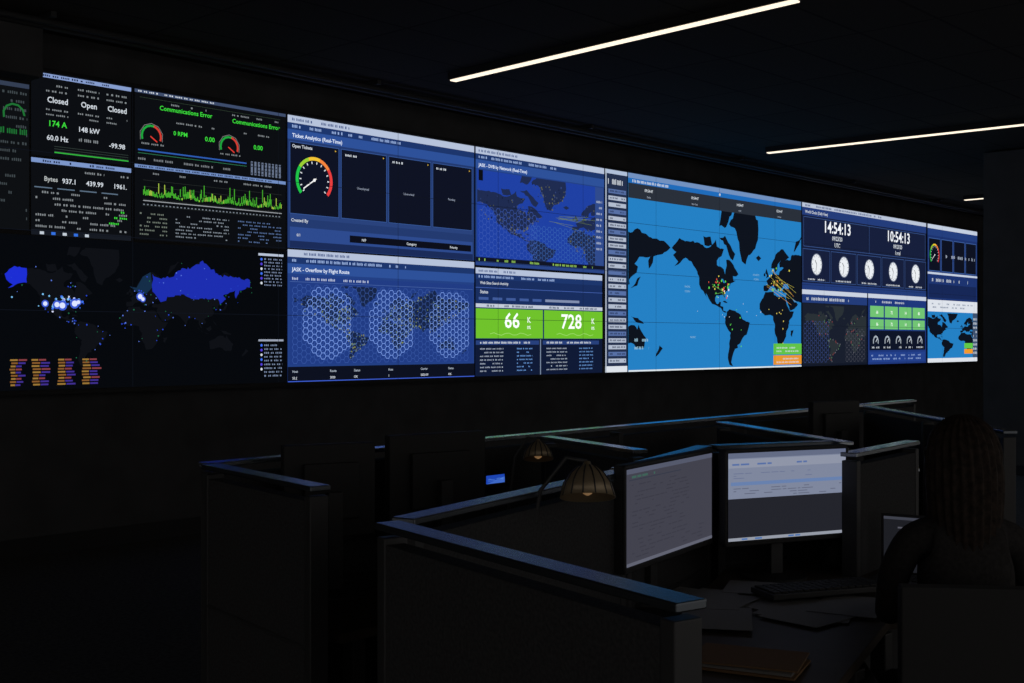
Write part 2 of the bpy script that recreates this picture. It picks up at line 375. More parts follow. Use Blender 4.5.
z.brect(.0,.885,1,1,C(12,16,30),3)
for i,a in enumerate((.02,.2,.32,.5,.68,.84)): z.text(['Host','Route','Status','Host','Carrier','Status'][i],a,.93,.021,C(170,180,195),l=6); z.text(['55.2','2020','OK','1','2020-09','OK'][i],a,.98,.021,C(205,210,220),l=6)
z.rect(.0,.993,1,1,C(60,90,200),5)
# C1
z=Z(475.5,604,0,.515,C(34,62,128)); z.head(.055,'JASK - DVB by Network (Real-Time)')
z.brect(.01,.19,.99,.93,C(30,62,158),2.5)
f=z.map(.01,.19,.99,.93,-150,42,80,-30,C(30,42,78),3)
for k in range(420):
    pl=random.choice([NA,NA,GR,EU,AF]); p=random.choice(pl); q=random.choice(pl); t=random.random()*.5
    lo,la=p[0]+(q[0]-p[0])*t,p[1]+(q[1]-p[1])*t
    x,y=f(lo,la)
    if -148<lo<40 and -26<la<78: cv.disc(x,y,random.uniform(.005,.012),random.choice([C(60,72,100),C(22,32,62),C(52,70,126),C(96,98,70)]),3.8,6)
hexes(z,.02,.5,.45,.92,.034,C(62,92,178),.004,4.2); hexes(z,.4,.6,.97,.92,.03,C(60,104,178),.004,4.2)
for k in range(8):
    p=f(random.uniform(-12,35),random.uniform(35,58)); q=f(random.uniform(-85,-70),random.uniform(30,44)); cv.line(p,((p[0]+q[0])/2,(p[1]+q[1])/2+.05),.003,C(110,130,70),5)
z.brect(.02,.19,.05,.28,C(12,14,20),3); z.rect(.92,.19,.99,.93,C(46,72,136),4.4); z.words(.93,.3,.98,.8,9,C(170,180,200),.9,.4,l=6)
z.brect(0,.93,1,.965,C(16,20,36),3); z.words(.02,.935,.9,.965,1,C(150,200,90),.5,.7); z.brect(0,.965,1,1,C(40,66,130),3)
# C2
z=Z(475.5,602,.525,1,C(24,44,92)); z.head(.055,None)
z.text('Web Sites Search Activity',.03,.15,.028,W8); z.text('Status',.03,.235,.034,W8)
z.rect(.0,.18,1,.185,C(70,100,180),3)
for k in range(5): z.rect(.02+.1*k,.27,.09+.1*k,.295,C(62,88,150),4)
z.rect(.52,.27,.8,.295,C(125,138,170),4)
z.rect(0,.33,1,.365,C(190,198,212),4); z.words(.04,.33,.45,.365,1,C(40,60,90),.9,.6,l=6); z.words(.55,.33,.95,.365,1,C(40,60,90),.9,.6,l=6)
z.brect(.0,.375,.5,.65,C(108,188,42),4.5); z.brect(.51,.375,1,.65,C(108,188,42),4.5)
z.text('66',.26,.55,.155,C(250,255,250),al='c',l=8,sx=1.08); z.text('728',.73,.55,.155,C(250,255,250),al='c',l=8,sx=1.08)
for a in(.375,.90): z.text('K',a,.50,.06,C(240,250,240),l=8); z.text('0%',a,.56,.034,C(240,250,240),l=8)
for a in(.0,.51):
    pr=z.p(a+.1,.61)
    for i in range(1,12):
        q=z.p(a+.1+.028*i,.61-.012*math.sin(i*1.7)); cv.line(pr,q,.006,C(160,215,110),6); pr=q
z.brect(.0,.655,1,1,C(15,25,52),3)
for a in(.0,.5):
    z.rect(a,.67,a+.47,.71,C(38,62,120),4)
    z.words(a+.03,.67,a+.4,.71,1,W8,.8,.5,l=6); z.words(a+.03,.73,a+.2,.97,7,C(160,170,188),.9,.4); z.words(a+.3,.73,a+.42,.97,7,C(100,145,210),.9,.4)
z.rect(.478,.66,.485,1,C(120,135,160),5)
# D sidebar
z=Z(605,627,0.0,1,C(34,46,74))
z.brect(0,0,1,.02,C(170,185,210),2); z.rect(.0,0,.05,1,C(170,180,195),5); z.words(.12,.04,.8,.075,1,W8,.9,.8)
for k in range(26):
    b=.095+k*.0335; z.rect(.14,b,.94,b+.021,C(172,182,200) if k%3 else C(84,108,160),4); z.words(.2,b+.002,.9,b+.018,1,C(30,40,70),.8,.6,l=6)
z.brect(0,.97,1,1,C(215,220,228),3)
# E big map
z=Z(628,801,0,1,C(35,124,190))
z.brect(0,0,1,.025,C(110,140,185),2); z.brect(0,.025,1,.05,C(30,104,180),2.5); z.brect(0,.05,1,.125,C(40,46,56),3)
z.words(.02,.025,.2,.05,1,W8,.9,.6); x,y=z.p(.48,.037); cv.disc(x,y,.018,W8,6)
for a,t,d in((.1,'09:54:47','Dallas'),(.34,'10:54:47','New York'),(.6,'14:54:47','UTC'),(.85,'15:54:47','London')):
    z.text(t,a,.085,.034,W8,al='c'); z.text(d,a,.115,.022,C(150,160,175),al='c')
f=z.map(0,.125,1,1,-233,66,81,-57,C(13,18,28),3)
z.map(0,.125,1,1,-233,66,81,-57,C(35,124,190),4.6,[[(-87,47),(-84,45),(-83,43),(-80,43),(-84,47)]])
def dots(n,lo,la,sl,sa,cols,r=(.008,.018)):
    for k in range(n):
        x,y=f(min(64,random.gauss(lo,sl)),random.gauss(la,sa)); cv.disc(x,y,random.uniform(*r),random.choice(cols),6,8)
dots(26,-88,38,12,5,[C(90,210,80),C(220,210,80),C(220,80,60),C(90,210,80)])
dots(8,-80,33,3,5,[C(220,70,60),C(225,215,220)])
dots(18,12,46,14,7,[C(220,210,80),C(120,200,80),C(225,140,60)]); dots(9,22,5,10,14,[C(220,200,90)],(.006,.013)); dots(7,-60,-15,8,10,[C(90,210,80)],(.006,.012)); dots(9,-60,10,40,12,[W8],(.005,.009))
for k in range(9):
    p=f(random.uniform(-5,20),random.uniform(40,58)); q=f(random.uniform(20,55),random.uniform(20,50)); cv.line(p,q,.005,random.choice([C(180,170,70),C(200,140,70)]),5.5)
for k in range(6):
    p=f(random.uniform(-110,-75),random.uniform(30,45)); q=f(random.uniform(-100,-72),random.uniform(26,45)); cv.line(p,q,.005,C(100,170,80),5.5)
for t,a,b in(('PACIFIC',.30,.56),('OCEAN',.30,.585),('ATLANTIC',.70,.47),('OCEAN',.70,.495),('PACIFIC',.33,.83)): z.text(t,a,b,.024,C(140,180,205),al='c',bold=False)
z.words(.03,.82,.1,.9,2,C(150,190,210),.8,.4)
z.brect(.81,.86,1,.925,C(95,190,70),7); z.brect(.81,.93,1,.985,C(225,145,45),7); z.words(.83,.875,.98,.915,2,W8,.8,.5,l=9); z.words(.83,.94,.98,.98,2,W8,.8,.5,l=9)
z.rect(0,.992,1,1,C(215,225,230),6)
# F1 clocks
z=Z(802,926,0,.53,C(22,30,58)); z.brect(0,0,1,.05,C(180,190,210),2); z.words(.02,0,.6,.05,1,C(40,60,110),.9,.5)
z.brect(0,.05,1,.14,C(34,58,118),2); z.text('World Clocks (Daily View)',.02,.115,.042,W8)
z.frame(.01,.16,.5,.5,C(56,84,140),.008); z.frame(.5,.16,.99,.5,C(56,84,140),.008)
z.text('14:54:13',.25,.31,.165,C(240,244,250),al='c',sx=1.05); z.text('10:54:13',.745,.31,.165,C(240,244,250),al='c',sx=1.05)
z.text('09/23/20',.25,.395,.062,W8,al='c'); z.text('09/23/20',.74,.395,.062,W8,al='c'); z.text('UTC',.25,.475,.062,W8,al='c'); z.text('Local',.74,.475,.062,W8,al='c')
for i in range(5):
    a=.1+.2*i; z.frame(a-.095,.53,a+.095,.9,C(56,84,140),.008); x,y=z.p(a,.70); cv.disc(x,y,.145,C(228,232,236),5,24); cv.arc(x,y,.145,.158,0,360,C(120,130,150),5,20)
    for k in range(12):
        t=math.pi/6*k; cv.line((x+.115*math.cos(t),y+.115*math.sin(t)),(x+.135*math.cos(t),y+.135*math.sin(t)),.012,C(30,30,40),6)
    cv.line((x,y),(x-.05,y+.06),.014,C(20,20,25),6); cv.line((x,y),(x-.03,y-.11),.010,C(20,20,25),6); z.words(a-.06,.86,a+.06,.89,1,W8,.9,.7)
z.brect(0,.92,1,1,C(34,58,118),2)
# F2
z=Z(802,867,.53,1,C(18,24,38)); z.brect(0,0,1,.06,C(195,203,218),2); z.brect(0,.06,1,.17,C(34,58,118),2); z.words(.03,.08,.7,.15,1,W8,.8,.6)
z.brect(.01,.18,.99,.97,C(24,30,44),2.5)
f=z.map(.02,.2,.98,.95,-170,70,78,-56,C(40,47,52),3)
hexes(z,.02,.4,.4,.95,.04,C(56,74,132),.006,4.4); hexes(z,.65,.5,.97,.95,.04,C(74,76,88),.006,4.4)
for k in range(90):
    pl=random.choice([NA,SA,EU,AF]); p=random.choice(pl)
    if -165<p[0]<60 and p[1]<70: x,y=f(*p); cv.disc(x,y,.012,random.choice([C(84,120,84),C(100,100,110),C(130,60,60)]),4.5,6)
# F3
z=Z(868,926,.53,1,C(30,54,120)); z.brect(0,0,1,.06,C(195,203,218),2); z.words(.05,.09,.6,.13,1,W8,.8,.8)
for r,(b0,b1) in enumerate(((.17,.33),(.36,.5))):
    for i in range(4): z.brect(.03+.24*i,b0,.25+.24*i,b1,C(110,190,112),4); z.text(['66','72','14','80'][i],.14+.24*i,b1-.05,.05,C(240,250,240),al='c',l=7)
z.brect(.02,.52,.98,.8,C(14,20,38),3)
for i in range(5): x,y=z.p(.12+.19*i,.68); cv.arc(x,y,.07,.1,200,-20,C(160,170,180),5); cv.line((x,y),(x+.05,y+.05),.015,W8,6); z.words(.06+.19*i,.74,.18+.19*i,.78,1,W8,.9,.7)
z.brect(.02,.83,.98,.97,C(34,62,135),3); z.words(.05,.85,.9,.95,2,C(150,175,220),.6,.5)
# G
z=Z(927.5,977,0,1,C(28,50,108)); z.brect(0,0,1,.03,C(190,200,218),2); z.brect(0,.03,1,.08,C(34,60,122),2.5)
for i in range(4): z.brect(.02+.245*i,.1,.24+.245*i,.335,C(13,17,32),2.5); z.frame(.02+.245*i,.1,.24+.245*i,.335,C(60,92,155),.012)
x,y=z.p(.13,.22); gauge(x,y,.19); z.words(.3,.2,.95,.24,1,C(170,180,200),.4,.6)
z.brect(0,.345,1,.36,C(190,200,218),3); z.words(.03,.38,.8,.42,1,W8,.5,.6)
z.brect(.02,.43,.98,.53,C(22,38,84),3)
z.brect(0,.545,1,.63,C(215,220,228),3); z.words(.05,.56,.9,.61,2,C(80,100,130),.6,.5,l=6)
z.brect(0,.63,.99,.97,C(35,124,190),3); z.map(0,.64,.9,.96,-130,40,75,-50,C(12,18,30),4.5)
z.brect(.9,.63,1,.97,C(60,80,110),4.8); z.words(.91,.66,.99,.95,9,W8,.9,.6,l=7); z.brect(0,.97,1,1,C(215,220,228),3)
z.brect(.72,.86,.9,.9,C(95,195,70),6); z.brect(.72,.905,.9,.94,C(235,150,40),6)
# module seams
x0s,x1s=U(-60),U(978)
tw=WH/3*16/9
x=U(132)-tw
while x<x1s:
    if x>x0s: cv.rect(x-.002,VZ(1),x+.002,VZ(0),C(14,18,26),9.5)
    x+=tw
for k in(1,2,3): cv.rect(x0s,VZ(k/4)-.002,x1s,VZ(k/4)+.002,C(16,20,30),9.5)
base.done('display_backgrounds',vw,(0,0,0),SCR); cv.done('display_graphics',vw,(0,0,0),SCRD)
mb=MB()
mb.box(((x0s+x1s)/2,.10,EYE+(ZT+ZB)/2),(x1s-x0s+.08,.19,WH+.06),0)
mb.box(((x0s+x1s)/2,-.002,VZ(1)-.02),(x1s-x0s+.08,.03,.03),0); mb.box(((x0s+x1s)/2,-.002,VZ(0)+.02),(x1s-x0s+.08,.03,.03),0)
mb.done('cabinet_frame',[M_black],parent=vw)

# ---------------- room
HC=2.3; CZ=EYE+HC
RY0=-3.0; RY1=D+.4; RYC=(RY0+RY1)/2; RL=RY1-RY0
mb=MB(); mb.box((10,D+.3,2.1),(34,.2,4.3)); mb.done('wall_back',[M_wall])
mb=MB(); mb.box((24.5,RYC,2.1),(.2,RL,4.3)); mb.done('wall_right',[M_wall])
mb=MB(); mb.box((10,RYC,-.05),(34,RL,.1))
M_floor=pmat('carpet_tile',(.10,.098,.095),.95,noise=.3,scale=40,spec=.05); mb.done('floor',[M_floor])
M_ceil=bpy.data.materials.new('dark_ceiling_tile'); M_ceil.use_nodes=True; nt=M_ceil.node_tree; b=nt.nodes['Principled BSDF']; b.inputs['Roughness'].default_value=.95; b.inputs['Specular IOR Level'].default_value=.05
br=nt.nodes.new('ShaderNodeTexBrick'); tc=nt.nodes.new('ShaderNodeTexCoord'); br.offset=0
br.inputs['Color1'].default_value=(.066,.058,.052,1); br.inputs['Color2'].default_value=(.072,.063,.057,1); br.inputs['Mortar'].default_value=(.036,.033,.031,1)
br.inputs['Scale'].default_value=1; br.inputs['Brick Width'].default_value=1.2; br.inputs['Row Height'].default_value=.6; br.inputs['Mortar Size'].default_value=.012
nt.links.new(tc.outputs['Object'],br.inputs['Vector']); nt.links.new(br.outputs['Color'],b.inputs['Base Color'])
mb=MB(); mb.box((10,RYC,CZ+.07),(34,RL,.1)); mb.done('ceiling',[M_ceil])
mb=MB(); mb.box((10,D+.19,.07),(34,.02,.14)); mb.done('baseboard_back',[M_black])
mb=MB(); xb=U(29.5); mb.box((xb-2.0,D-.12,(VZ(.04)+CZ)/2+.01),(4.0,.2,CZ-VZ(.04)+.0)); mb.done('ceiling_bulkhead',[M_wall],bevel=.01)
cl=((975-512)/F*14.45,14.45); cp=W(*cl)
mb=MB(); mb.box((0,0,CZ/2),(1.6,1.0,CZ),0); mb.box((0,0,.06),(1.64,1.04,.12),1)
col=mb.done('structural_column',[pmat('column_paint',(.085,.08,.076),.9,noise=.1,scale=4,spec=.05),M_black],(cp.x+.8+.25,cp.y-.5,.0),bevel=.01)
M_led=emis('warm_led_diffuser',(1,.85,.66),1.3)
HL=HC-.05
def ray_ceiling(px,py):
    f=F*HL/(341.0-py); return W((px-512)/F*f,f)
for k,(p0,p1) in enumerate((((453,81),(797,1)),((768,153),(1100,116.5)),((965,200),(1010,196)))):
    a=ray_ceiling(*p0); b=ray_ceiling(*p1); d=b-a
    if k==2: d=d.normalized()*3.4
    L=d.length; m=a+d/2; mb=MB()
    mb.box((0,0,.0),(L+.02,.10,.06),0); mb.box((0,0,-.034),(L,.066,.012),1)
    mb.done('linear_ceiling_light',[M_black,M_led],(m.x,m.y,CZ-.01),math.atan2(d.y,d.x))
mb=MB()
for yy in(0,.12): mb.tube([(-6,yy,0),(26,yy,0)],.025,0)
for xx in range(-5,25,3): mb.box((xx,.06,.04),(.04,.3,.04),0)
mb.done('ceiling_conduit_run',[M_dark],(0,D-.35,CZ-.045))

# ---------------- partitions
def partition(p,q,h=1.2,t=.06,name='cubicle_divider',seam=1.2,cap=None):
    a=W(*p);b=W(*q); d=b-a; L=d.length; rz=math.atan2(d.y,d.x); mb=MB()
    n=max(1,round(L/seam)); w=L/n
    for i in range(n):
        mb.box((w*(i+.5),0,.06+(h-.09)/2),(w-.012,t-.01,h-.12),0)
        mb.box((w*(i+.5),0,.05),(w-.012,t-.02,.1),1)
        mb.box((w*(i+.5),0,h*.62),(w-.004,t-.004,.012),1)
    for i in range(n+1): mb.box((min(max(w*i,.02),L-.02),0,h/2-.015),(.035,t-.002,h-.03),1)
    mb.box((L/2,0,h-.008),(L+.01,t+.004,.016),2)
    return mb.done(name,[M_fab,M_dark,cap or M_cap],a,rz,bevel=.003)
A=G(388,521,1.2); B=G(690,600,1.2)
Dp=G(205,462,1.2); E=G(320,485,1.2); FR=G(912,399,1.2)
partition(A,B)
C0=G(618,470,1.2)
partition((A[0]+.03,A[1]+.06),C0)
partition(E,(Dp[0]+.03,Dp[1]-.04))
partition(Dp,FR,seam=1.1,cap=M_cap_hl)
g1=G(537,434,1.2); g2=G(640,449,1.2); g1=(g1[0]+.04,g1[1]-.08)
partition(g1,g2,cap=M_cap_hl)
partition((C0[0]+.01,C0[1]+.07),(.74,4.62)); partition((.78,4.64),(1.28,4.84))
partition(G(722,421,1.2),G(846,441,1.2),cap=M_cap_hl); partition(G(849,452,1.2),G(912,440,1.2),cap=M_cap_hl)
partition(G(852,461,1.05),G(914,468,1.05),h=1.05,cap=M_cap_hl); partition(G(868,405,1.2),G(1010,430,1.2))

# ---------------- desks
def desk(poly,z=.75,name='corner_desk'):
    P=[W(*p) for p in poly]; c=sum(P,Vector())/len(P); mb=MB()
    mb.prism([(p.x-c.x,p.y-c.y) for p in P],z-.03,z,0)
    for p in P:
        q=c+(p-c)*.88; mb.box((q.x-c.x,q.y-c.y,(z-.03)/2),(.05,.05,z-.03),1)
    return mb.done(name,[M_desk,M_dark],(c.x,c.y,0),bevel=.004)
desk([(-.14,2.62),(.30,3.42),(.50,3.68),(.80,4.50),(1.34,4.74),(2.2,4.4),(2.2,3.78),(1.15,3.66),(.92,3.2),(.42,2.2),(.2,2.08)])
desk([(-.88,3.92),(-.50,3.48),(-.25,3.75),(.02,4.35),(.25,4.9),(.02,4.9),(-.35,4.5)])
desk([(.22,5.05),(.50,4.62),(.9,4.95),(1.6,5.5),(1.1,5.95),(.55,5.5)])

# ---------------- monitors
M_glass=pmat('dark_glass',(.015,.015,.017),.2,spec=.3)
def monitor(pl,pr,zt,zb,content=None,deskz=.75,name='computer_monitor'):
    a=W(*pl);b=W(*pr); d=b-a; w=d.length; rz=math.atan2(d.y,d.x); h=zt-zb
    e=empty(name,(a.x,a.y,0),rz); mb=MB()
    mb.box((w/2,.018,(zt+zb)/2),(w,.03,h),0); mb.box((w/2,.04,(zt+zb)/2),(w*.6,.03,h*.6),0)
    for c,dd in (((w/2,.0,zt-.006),(w,.012,.012)),((w/2,0,zb+.009),(w,.012,.018)),((.006,0,(zt+zb)/2),(.012,.012,h)),((w-.006,0,(zt+zb)/2),(.012,.012,h))): mb.box(c,dd,0)
    mb.done('housing',[M_black],bevel=.004,parent=e)
    mb=MB(); mb.box((w/2,.075,(deskz+zb+h*.5)/2),(.05,.03,zb+h*.5-deskz),0); mb.lathe((w/2,.08,deskz),[(.12,0),(.12,.008),(.03,.016)],0); mb.done('stand',[M_dark],parent=e)
    mb=MB(); mb.box((w/2,.0,(zt+zb)/2),(w-.03,.004,h-.034),0); mb.done('glass',[M_glass],parent=e)
    if content:
        c=Canvas(.0008); content(c,.014,zb+.02,w-.014,zt-.014); c.done('display',e,(0,-.004,0),SCRD)
    return e
def words(c,x0,z0,x1,z1,rows,col,fill=.6,hh=.4,l=3):
    for r in range(rows):
        z=z0+(z1-z0)*(r+.5)/rows; k=(z1-z0)/rows*hh/2; x=x0
        while x<x1:
            e=min(x1,x+random.uniform(.01,.05))
            if random.random()<fill: c.rect(x,z-k,e,z+k,col,l)
            x=e+.006
def c1(c,x0,z0,x1,z1):
    H=z1-z0; Wd=x1-x0
    c.rect(x0,z0,x1,z1,C(64,64,75),1); c.rect(x0,z1-.05*H,x1,z1,C(82,86,104),2); c.rect(x0,z0,x1,z0+.035*H,C(94,96,110),2)
    c.rect(x0+.02*Wd,z1-.12*H,x1-.4*Wd,z1-.11*H,C(52,56,70),3)
    words(c,x0+.05*Wd,z0+.3*H,x1-.3*Wd,z1-.15*H,14,C(57,57,68),.5,.3); words(c,x0+.05*Wd,z0+.06*H,x1-.1*Wd,z0+.28*H,5,C(58,58,69),.4,.3)
    words(c,x0+.05*Wd,z1-.11*H,x0+.3*Wd,z1-.06*H,1,C(60,92,84),.8,.5)
def c2(c,x0,z0,x1,z1):
    H=z1-z0; Wd=x1-x0
    c.rect(x0,z0,x1,z1,C(34,35,42),1); m=z0+.48*H
    c.rect(x0,m,x1,z1,C(122,130,152),2); c.rect(x0,z1-.06*H,x1,z1,C(96,104,128),3); c.rect(x0,z1-.17*H,x1,z1-.07*H,C(138,144,162),3)
    words(c,x0+.03*Wd,z1-.15*H,x1-.3*Wd,z1-.11*H,1,C(84,108,160),.6,.5,4)
    c.rect(x0+.02*Wd,m+.15*H,x1-.02*Wd,m+.19*H,C(100,124,168),3); words(c,x0+.04*Wd,m+.01*H,x1-.04*Wd,m+.13*H,4,C(92,98,118),.5,.3,4); words(c,x0+.04*Wd,m+.22*H,x1-.3*Wd,m+.30*H,3,C(100,110,140),.4,.3,4)
    c.rect(x0,z0,x1,z0+.035*H,C(145,150,162),2); words(c,x0+.05*Wd,z0,x1-.4*Wd,z0+.035*H,1,C(70,110,170),.5,.5,3)
monitor((.335,3.62),(.70,4.20),1.225,.895,c1); monitor((.735,4.16),(1.225,4.38),1.225,.885,c2)
monitor((-.49,4.2),(-.78,4.05),1.25,.93); monitor((-.12,4.6),(-.46,4.35),1.26,.92)
monitor((1.93,6.75),(1.62,6.55),1.27,.95,None)
def tab(c,x0,z0,x1,z1): c.rect(x0,z0,x1,z1,C(28,66,170),1); c.poly([(x0,z0),(x1,z0),(x1,z1-.01)],C(60,100,190),2); words(c,x0+.01,z0+.01,x1-.01,z1-.01,5,C(90,140,215),.5,.4)
p=G(483,489,1.0); q=G(506,486,1.0)
monitor(p,q,1.068,1.0,tab,.75,'desk_phone_display')
def lapc(c,x0,z0,x1,z1): c.rect(x0,z0,x1,z1,C(28,29,34),1); words(c,x0+.05,z0+.02,x1-.05,z1-.03,9,C(84,84,94),.5,.35); c.rect(x0,z1-.010,x1,z1,C(60,62,72),2)
a=W(1.345,4.34); b=W(1.535,4.22)
e=empty('laptop',(a.x,a.y,0),math.atan2((b-a).y,(b-a).x)); mb=MB(); mb.box((.15,-.11,.76),(.32,.22,.016),0)
for r in range(5):
    for k in range(12): mb.box((.03+k*.022,-.05-r*.02,.77),(.018,.016,.004),1)
mb.box((.15,.004,.87),(.32,.008,.22),0); mb.done('clamshell',[M_dark,M_black],parent=e,bevel=.002)
c=Canvas(.0008); lapc(c,0,.775,.30,.97); c.done('display',e,(0,-.001,0),SCRD)

# desk clutter
mb=MB()
for k in range(11):
    lat,fw=random.uniform(.60,1.1),random.uniform(3.4,4.05)
    if lat>.9 and fw<3.6: fw+=.3
    p=W(lat,fw); mb.box((p.x,p.y,.7515+.0015*k),(.21,.297,.001),0,random.uniform(0,3))
mb.done('loose_papers',[M_paper])
p=W(.62,3.14); mb=MB(); mb.box((0,0,.006),(.2,.28,.006),0,.3); mb.box((0,0,.012),(.18,.26,.006),1,.3); mb.box((.02,.01,.018),(.2,.28,.004),0,.36); mb.done('kraft_folder',[M_kraft,M_paper],(p.x,p.y,.7505))
p=W(1.02,3.98); mb=MB(); mb.box((0,0,.01),(.44,.14,.018),0)
for r in range(5):
    for k in range(15): mb.box((-.2+k*.0285,-.05+r*.025,.022),(.024,.02,.008),1)
mb.done('computer_keyboard',[M_dark,M_black],(p.x,p.y,.7695),TH-math.pi/2+.35,bevel=.002)
p=W(1.36,4.0); mb=MB(); mb.lathe((0,0,0),[(.028,0),(.033,.008),(.030,.02),(.02,.03),(.004,.034)],0,16,Matrix.Diagonal((1,1.7,1))); mb.done('computer_mouse',[M_black],(p.x,p.y,.7505),.3,smooth=True)
p=W(.33,2.9); mb=MB(); mb.box((0,0,.03),(.2,.2,.05),0); mb.box((-.07,0,.075),(.045,.2,.03),0); mb.box((.035,.05,.058),(.1,.06,.006),1)
for r in range(4):
    for k in range(3): mb.box((.01+k*.028,-.07+r*.022,.058),(.02,.015,.006),1)
mb.done('desk_phone',[M_black,M_dark],(p.x,p.y,.7505),.5,bevel=.006)
p=W(1.22,4.56); mb=MB(); mb.lathe((0,0,0),[(.036,0),(.04,.01),(.04,.095),(.036,.095),(.035,.012)],0,24); mb.tube([(.038,0,.02),(.06,0,.03),(.066,0,.05),(.06,0,.07),(.038,0,.08)],.005,0); mb.done('coffee_mug',[M_black],(p.x,p.y,.7505),0,smooth=True)

# lamps
M_bulb=emis('warm_bulb',(1,.55,.22),.16)
def lamp(lat,fwd,ztop,r,lean,name='desk_lamp',rz=0,tilt=.3):
    p=W(lat,fwd); e=empty(name,(p.x,p.y,.75),rz); H=ztop-.75; mb=MB()
    mb.lathe((lean,0,0),[(.06,0),(.06,.012),(.02,.02)],0,24)
    mb.tube([(lean,0,.01),(lean*1.15,0,H*.45),(lean*.9,0,H*.85),(lean*.4,0,H*1.02),(0,0,H*1.0)],.006,0); mb.done('stem',[M_dark],parent=e,smooth=True)
    k=r/.1; mb=MB(); pr=[(r*.12,0),(r*.16,-.012*k),(r*.35,-.02*k),(r*.62,-.045*k),(r*.85,-.08*k),(r,-.13*k),(r*.97,-.13*k),(r*.82,-.082*k),(r*.6,-.05*k),(r*.3,-.03*k)]
    T=Matrix.Rotation(-tilt,3,'X'); mb.lathe((0,0,H),pr,0,28,T)
    for j in range(14):
        an=2*math.pi*j/14; mb.tube([T@Vector((rr*math.cos(an),rr*math.sin(an),zz+.001))+Vector((0,0,H)) for rr,zz in pr[2:6]],.002,1,6)
    mb.done('shade',[M_brass,M_dark],parent=e,smooth=True)
    mb=MB(); mb.lathe(T@Vector((0,0,-.10*k))+Vector((0,0,H)),[(.004,.03),(.012,.02),(.018,0),(.012,-.012),(.003,-.017)],0,12); mb.done('bulb',[M_bulb],parent=e,smooth=True)
lamp((587-512)/F*3.22,3.22,EYE-(461-341)*3.22/F,.075,-.14,rz=TH-math.pi/2)
lamp((538-512)/F*4.7,4.7,EYE-(439-341)*4.7/F,.06,-.1,rz=TH-math.pi/2)
mb=MB(); mb.box((0,0,0),(.03,.26,.16),0); mb.box((-.017,.04,.02),(.004,.1,.05),1); mb.box((-.017,-.06,.02),(.004,.05,.03),2)
s=col.location; mb.done('access_control_panel',[M_black,emis('panel_white',(.5,.55,.6),.6),emis('panel_green',(.1,.6,.2),.6)],(s.x-.818,s.y-.2,EYE-1.2),bevel=.003)

# ---------------- chair
cpos=W(1.235,3.28); face=TH-math.pi/2-.12
mb=MB()
mb.box((0,0,.46),(.48,.46,.07),0); mb.box((0,-.25,.76),(.44,.05,.44),0); mb.box((0,-.27,.52),(.06,.03,.2),1)
mb.lathe((0,0,.1),[(.03,0),(.03,.2),(.02,.2),(.02,.33)],1,16)
for k in range(5):
    a=2*math.pi*k/5; M=Matrix.Rotation(a,3,'Z'); mb.box(M@Vector((.15,0,.09)),(.3,.045,.03),1,M=M); mb.lathe(M@Vector((.29,0,.0)),[(.012,0),(.027,.012),(.03,.03),(.027,.048),(.012,.06)],1,12)
for sx in(-1,1): mb.box((sx*.27,-.02,.68),(.05,.24,.025),1); mb.box((sx*.27,-.04,.56),(.03,.04,.22),1); mb.box((sx*.25,-.04,.46),(.08,.04,.03),1)
mb.done('office_chair',[pmat('chair_mesh',(.026,.026,.027),.9),M_dark],(cpos.x,cpos.y,0),face,bevel=.025)
# ---------------- woman
wo=empty('seated_woman',(cpos.x,cpos.y,0.02),face)
def skin(name,pts,edges,mat,root=0,sub=2):
    me=bpy.data.meshes.new(name); me.from_pydata([p[:3] for p in pts],edges,[]); me.materials.append(mat)
    ob=bpy.data.objects.new(name,me); bpy.context.collection.objects.link(ob); ob.parent=wo
    ob.modifiers.new('Skin','SKIN')
    sv=me.skin_vertices[0].data
    for i,p in enumerate(pts):
        r=p[3]; sv[i].radius=(r,r) if not isinstance(r,tuple) else r; sv[i].use_root=(i==root)
    s=ob.modifiers.new('Sub','SUBSURF'); s.levels=sub; s.render_levels=sub
    ob.modifiers['Skin'].use_smooth_shade=True
    return ob
P=[(0,-.03,.58,(.15,.11)),(0,-.04,.72,(.13,.095)),(0,-.03,.86,(.135,.1)),(0,-.01,.98,(.145,.1)),(0,0,1.06,(.09,.07)),(0,.015,1.13,.05)]
Ed=[(0,1),(1,2),(2,3),(3,4),(4,5)]
for sx in(-1,1):
    i=len(P); P+=[(sx*.14,0,1.04,.052),(sx*.18,.04,.93,.046),(sx*.185,.09,.81,.040),(sx*.14,.25,.80,.034),(sx*.09,.38,.80,.027)]
    Ed+=[(4,i),(i,i+1),(i+1,i+2),(i+2,i+3),(i+3,i+4)]
skin('torso_and_sleeves',P,Ed,M_shirt)
P=[(0,-.03,.58,.12)];Ed=[]
for sx in(-1,1):
    i=len(P); P+=[(sx*.09,0,.56,.085),(sx*.11,.22,.55,.075),(sx*.12,.42,.52,.058),(sx*.12,.43,.32,.05),(sx*.12,.42,.12,.038),(sx*.12,.46,.05,.035),(sx*.12,.56,.03,.028)]
    Ed+=[(0,i)]+[(i+k,i+k+1) for k in range(6)]
skin('legs',P,Ed,M_trous)
skin('neck',[(0,.0,1.08,.052),(0,.012,1.14,.047),(0,.02,1.2,.045)],[(0,1),(1,2)],M_skin)
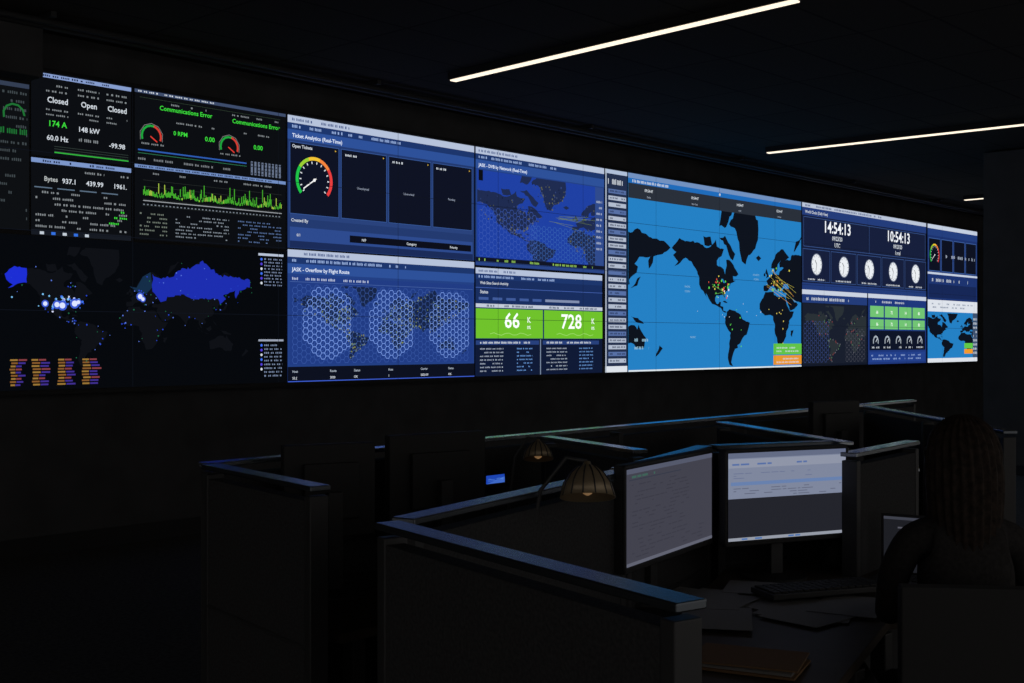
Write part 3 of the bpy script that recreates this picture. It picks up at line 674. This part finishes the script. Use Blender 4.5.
for sx in(-1,1):
    w0=Vector((sx*.09,.38,.80)); pts=[(w0.x,w0.y,w0.z,.024),(w0.x-sx*.003,w0.y+.045,w0.z-.005,(.034,.016)),(w0.x-sx*.004,w0.y+.085,w0.z-.006,(.036,.014))]; ed=[(0,1),(1,2)]
    skin('palm',pts,ed,M_skin)
    for k,(off,L) in enumerate(((-.027,.068),(-.009,.078),(.009,.073),(.027,.056))):
        x=w0.x-sx*.004+off; y=w0.y+.085
        skin('finger',[(x,y-.02,w0.z-.006,.0085),(x*1.0,y+L*.4,w0.z+.004,.0085),(x,y+L*.75,w0.z-.006,.0078),(x,y+L*.98,w0.z-.022,.0065)],[(0,1),(1,2),(2,3)],M_skin,sub=1)
    x=w0.x-sx*.025
    skin('thumb',[(x,w0.y+.02,w0.z-.008,.011),(x-sx*.025,w0.y+.05,w0.z-.014,.0095),(x-sx*.03,w0.y+.085,w0.z-.02,.008)],[(0,1),(1,2)],M_skin,sub=1)
def ball(name,c,r,mat,fn=None,n=(32,20)):
    vs=[];fs=[];nu,nv=n
    for j in range(nv+1):
        t=math.pi*j/nv
        for i in range(nu):
            q=2*math.pi*i/nu; d=Vector((math.sin(t)*math.cos(q),math.sin(t)*math.sin(q),math.cos(t)))
            v=Vector((d.x*r[0],d.y*r[1],d.z*r[2]))
            if fn: v=fn(v,d)
            vs.append(v+Vector(c))
    for j in range(nv):
        for i in range(nu): fs.append((j*nu+i,(j+1)*nu+i,(j+1)*nu+(i+1)%nu,j*nu+(i+1)%nu))
    m=MB(); m.add(vs,fs,0); return m.done(name,[mat],parent=wo,smooth=True)
def hf(v,d):
    if d.z<0: v.x*=1+.32*d.z; v.y*=1+.1*d.z*(1 if d.y<0 else .3)
    if d.y>.5:
        v.y+=.022*math.exp(-((d.x/.13)**2+((d.z+.12)/.22)**2))
        v.y-=.010*math.exp(-(((abs(d.x)-.35)/.15)**2+((d.z-.08)/.12)**2))
        v.y+=.006*math.exp(-((d.x/.3)**2+((d.z+.52)/.1)**2))
    return v
hc=(0,.03,1.245)
ball('head',hc,(.075,.095,.115),M_skin,hf,(48,36))
for sx in(-1,1):
    ball('eye',(sx*.028,.108,1.255),(.012,.009,.009),M_eye); ball('ear',(sx*.076,.025,1.24),(.01,.02,.03),M_skin)
ball('mouth',(0,.117,1.187),(.022,.008,.007),M_lip)
def hair(v,d):
    if d.y>.25 and d.z<.55: v=Vector((v.x,v.y*.25,v.z))
    if d.z<-.1 and d.y<.4:
        v.z-=.24*(-d.z-.1)/.9*(1 if d.y<.2 else .5); v.x*=1+.25*(-d.z)+.9*max(0,-d.z-.6); v.y-=.03*(-d.z)
    k=.003*math.sin(26*math.atan2(d.y,d.x)+3*d.z); v.x+=k*d.x*2; v.y+=k*d.y*2
    return v
ball('long_hair',(0,.008,1.262),(.096,.108,.12),M_hair,hair,(96,40))

# ---------------- camera, world
w=bpy.data.worlds.new('World'); bpy.context.scene.world=w; w.use_nodes=True
w.node_tree.nodes['Background'].inputs[0].default_value=(1,.95,.9,1); w.node_tree.nodes['Background'].inputs[1].default_value=.27
cam=bpy.data.cameras.new('Camera'); cam.lens=36*F/1024; cam.sensor_width=36; cam.clip_start=.02
co=bpy.data.objects.new('Camera',cam); bpy.context.collection.objects.link(co); co.location=(0,0,EYE); co.rotation_euler=(math.pi/2,0,TH-math.pi/2)
bpy.context.scene.camera=co
bpy.context.scene.view_settings.view_transform='Standard'
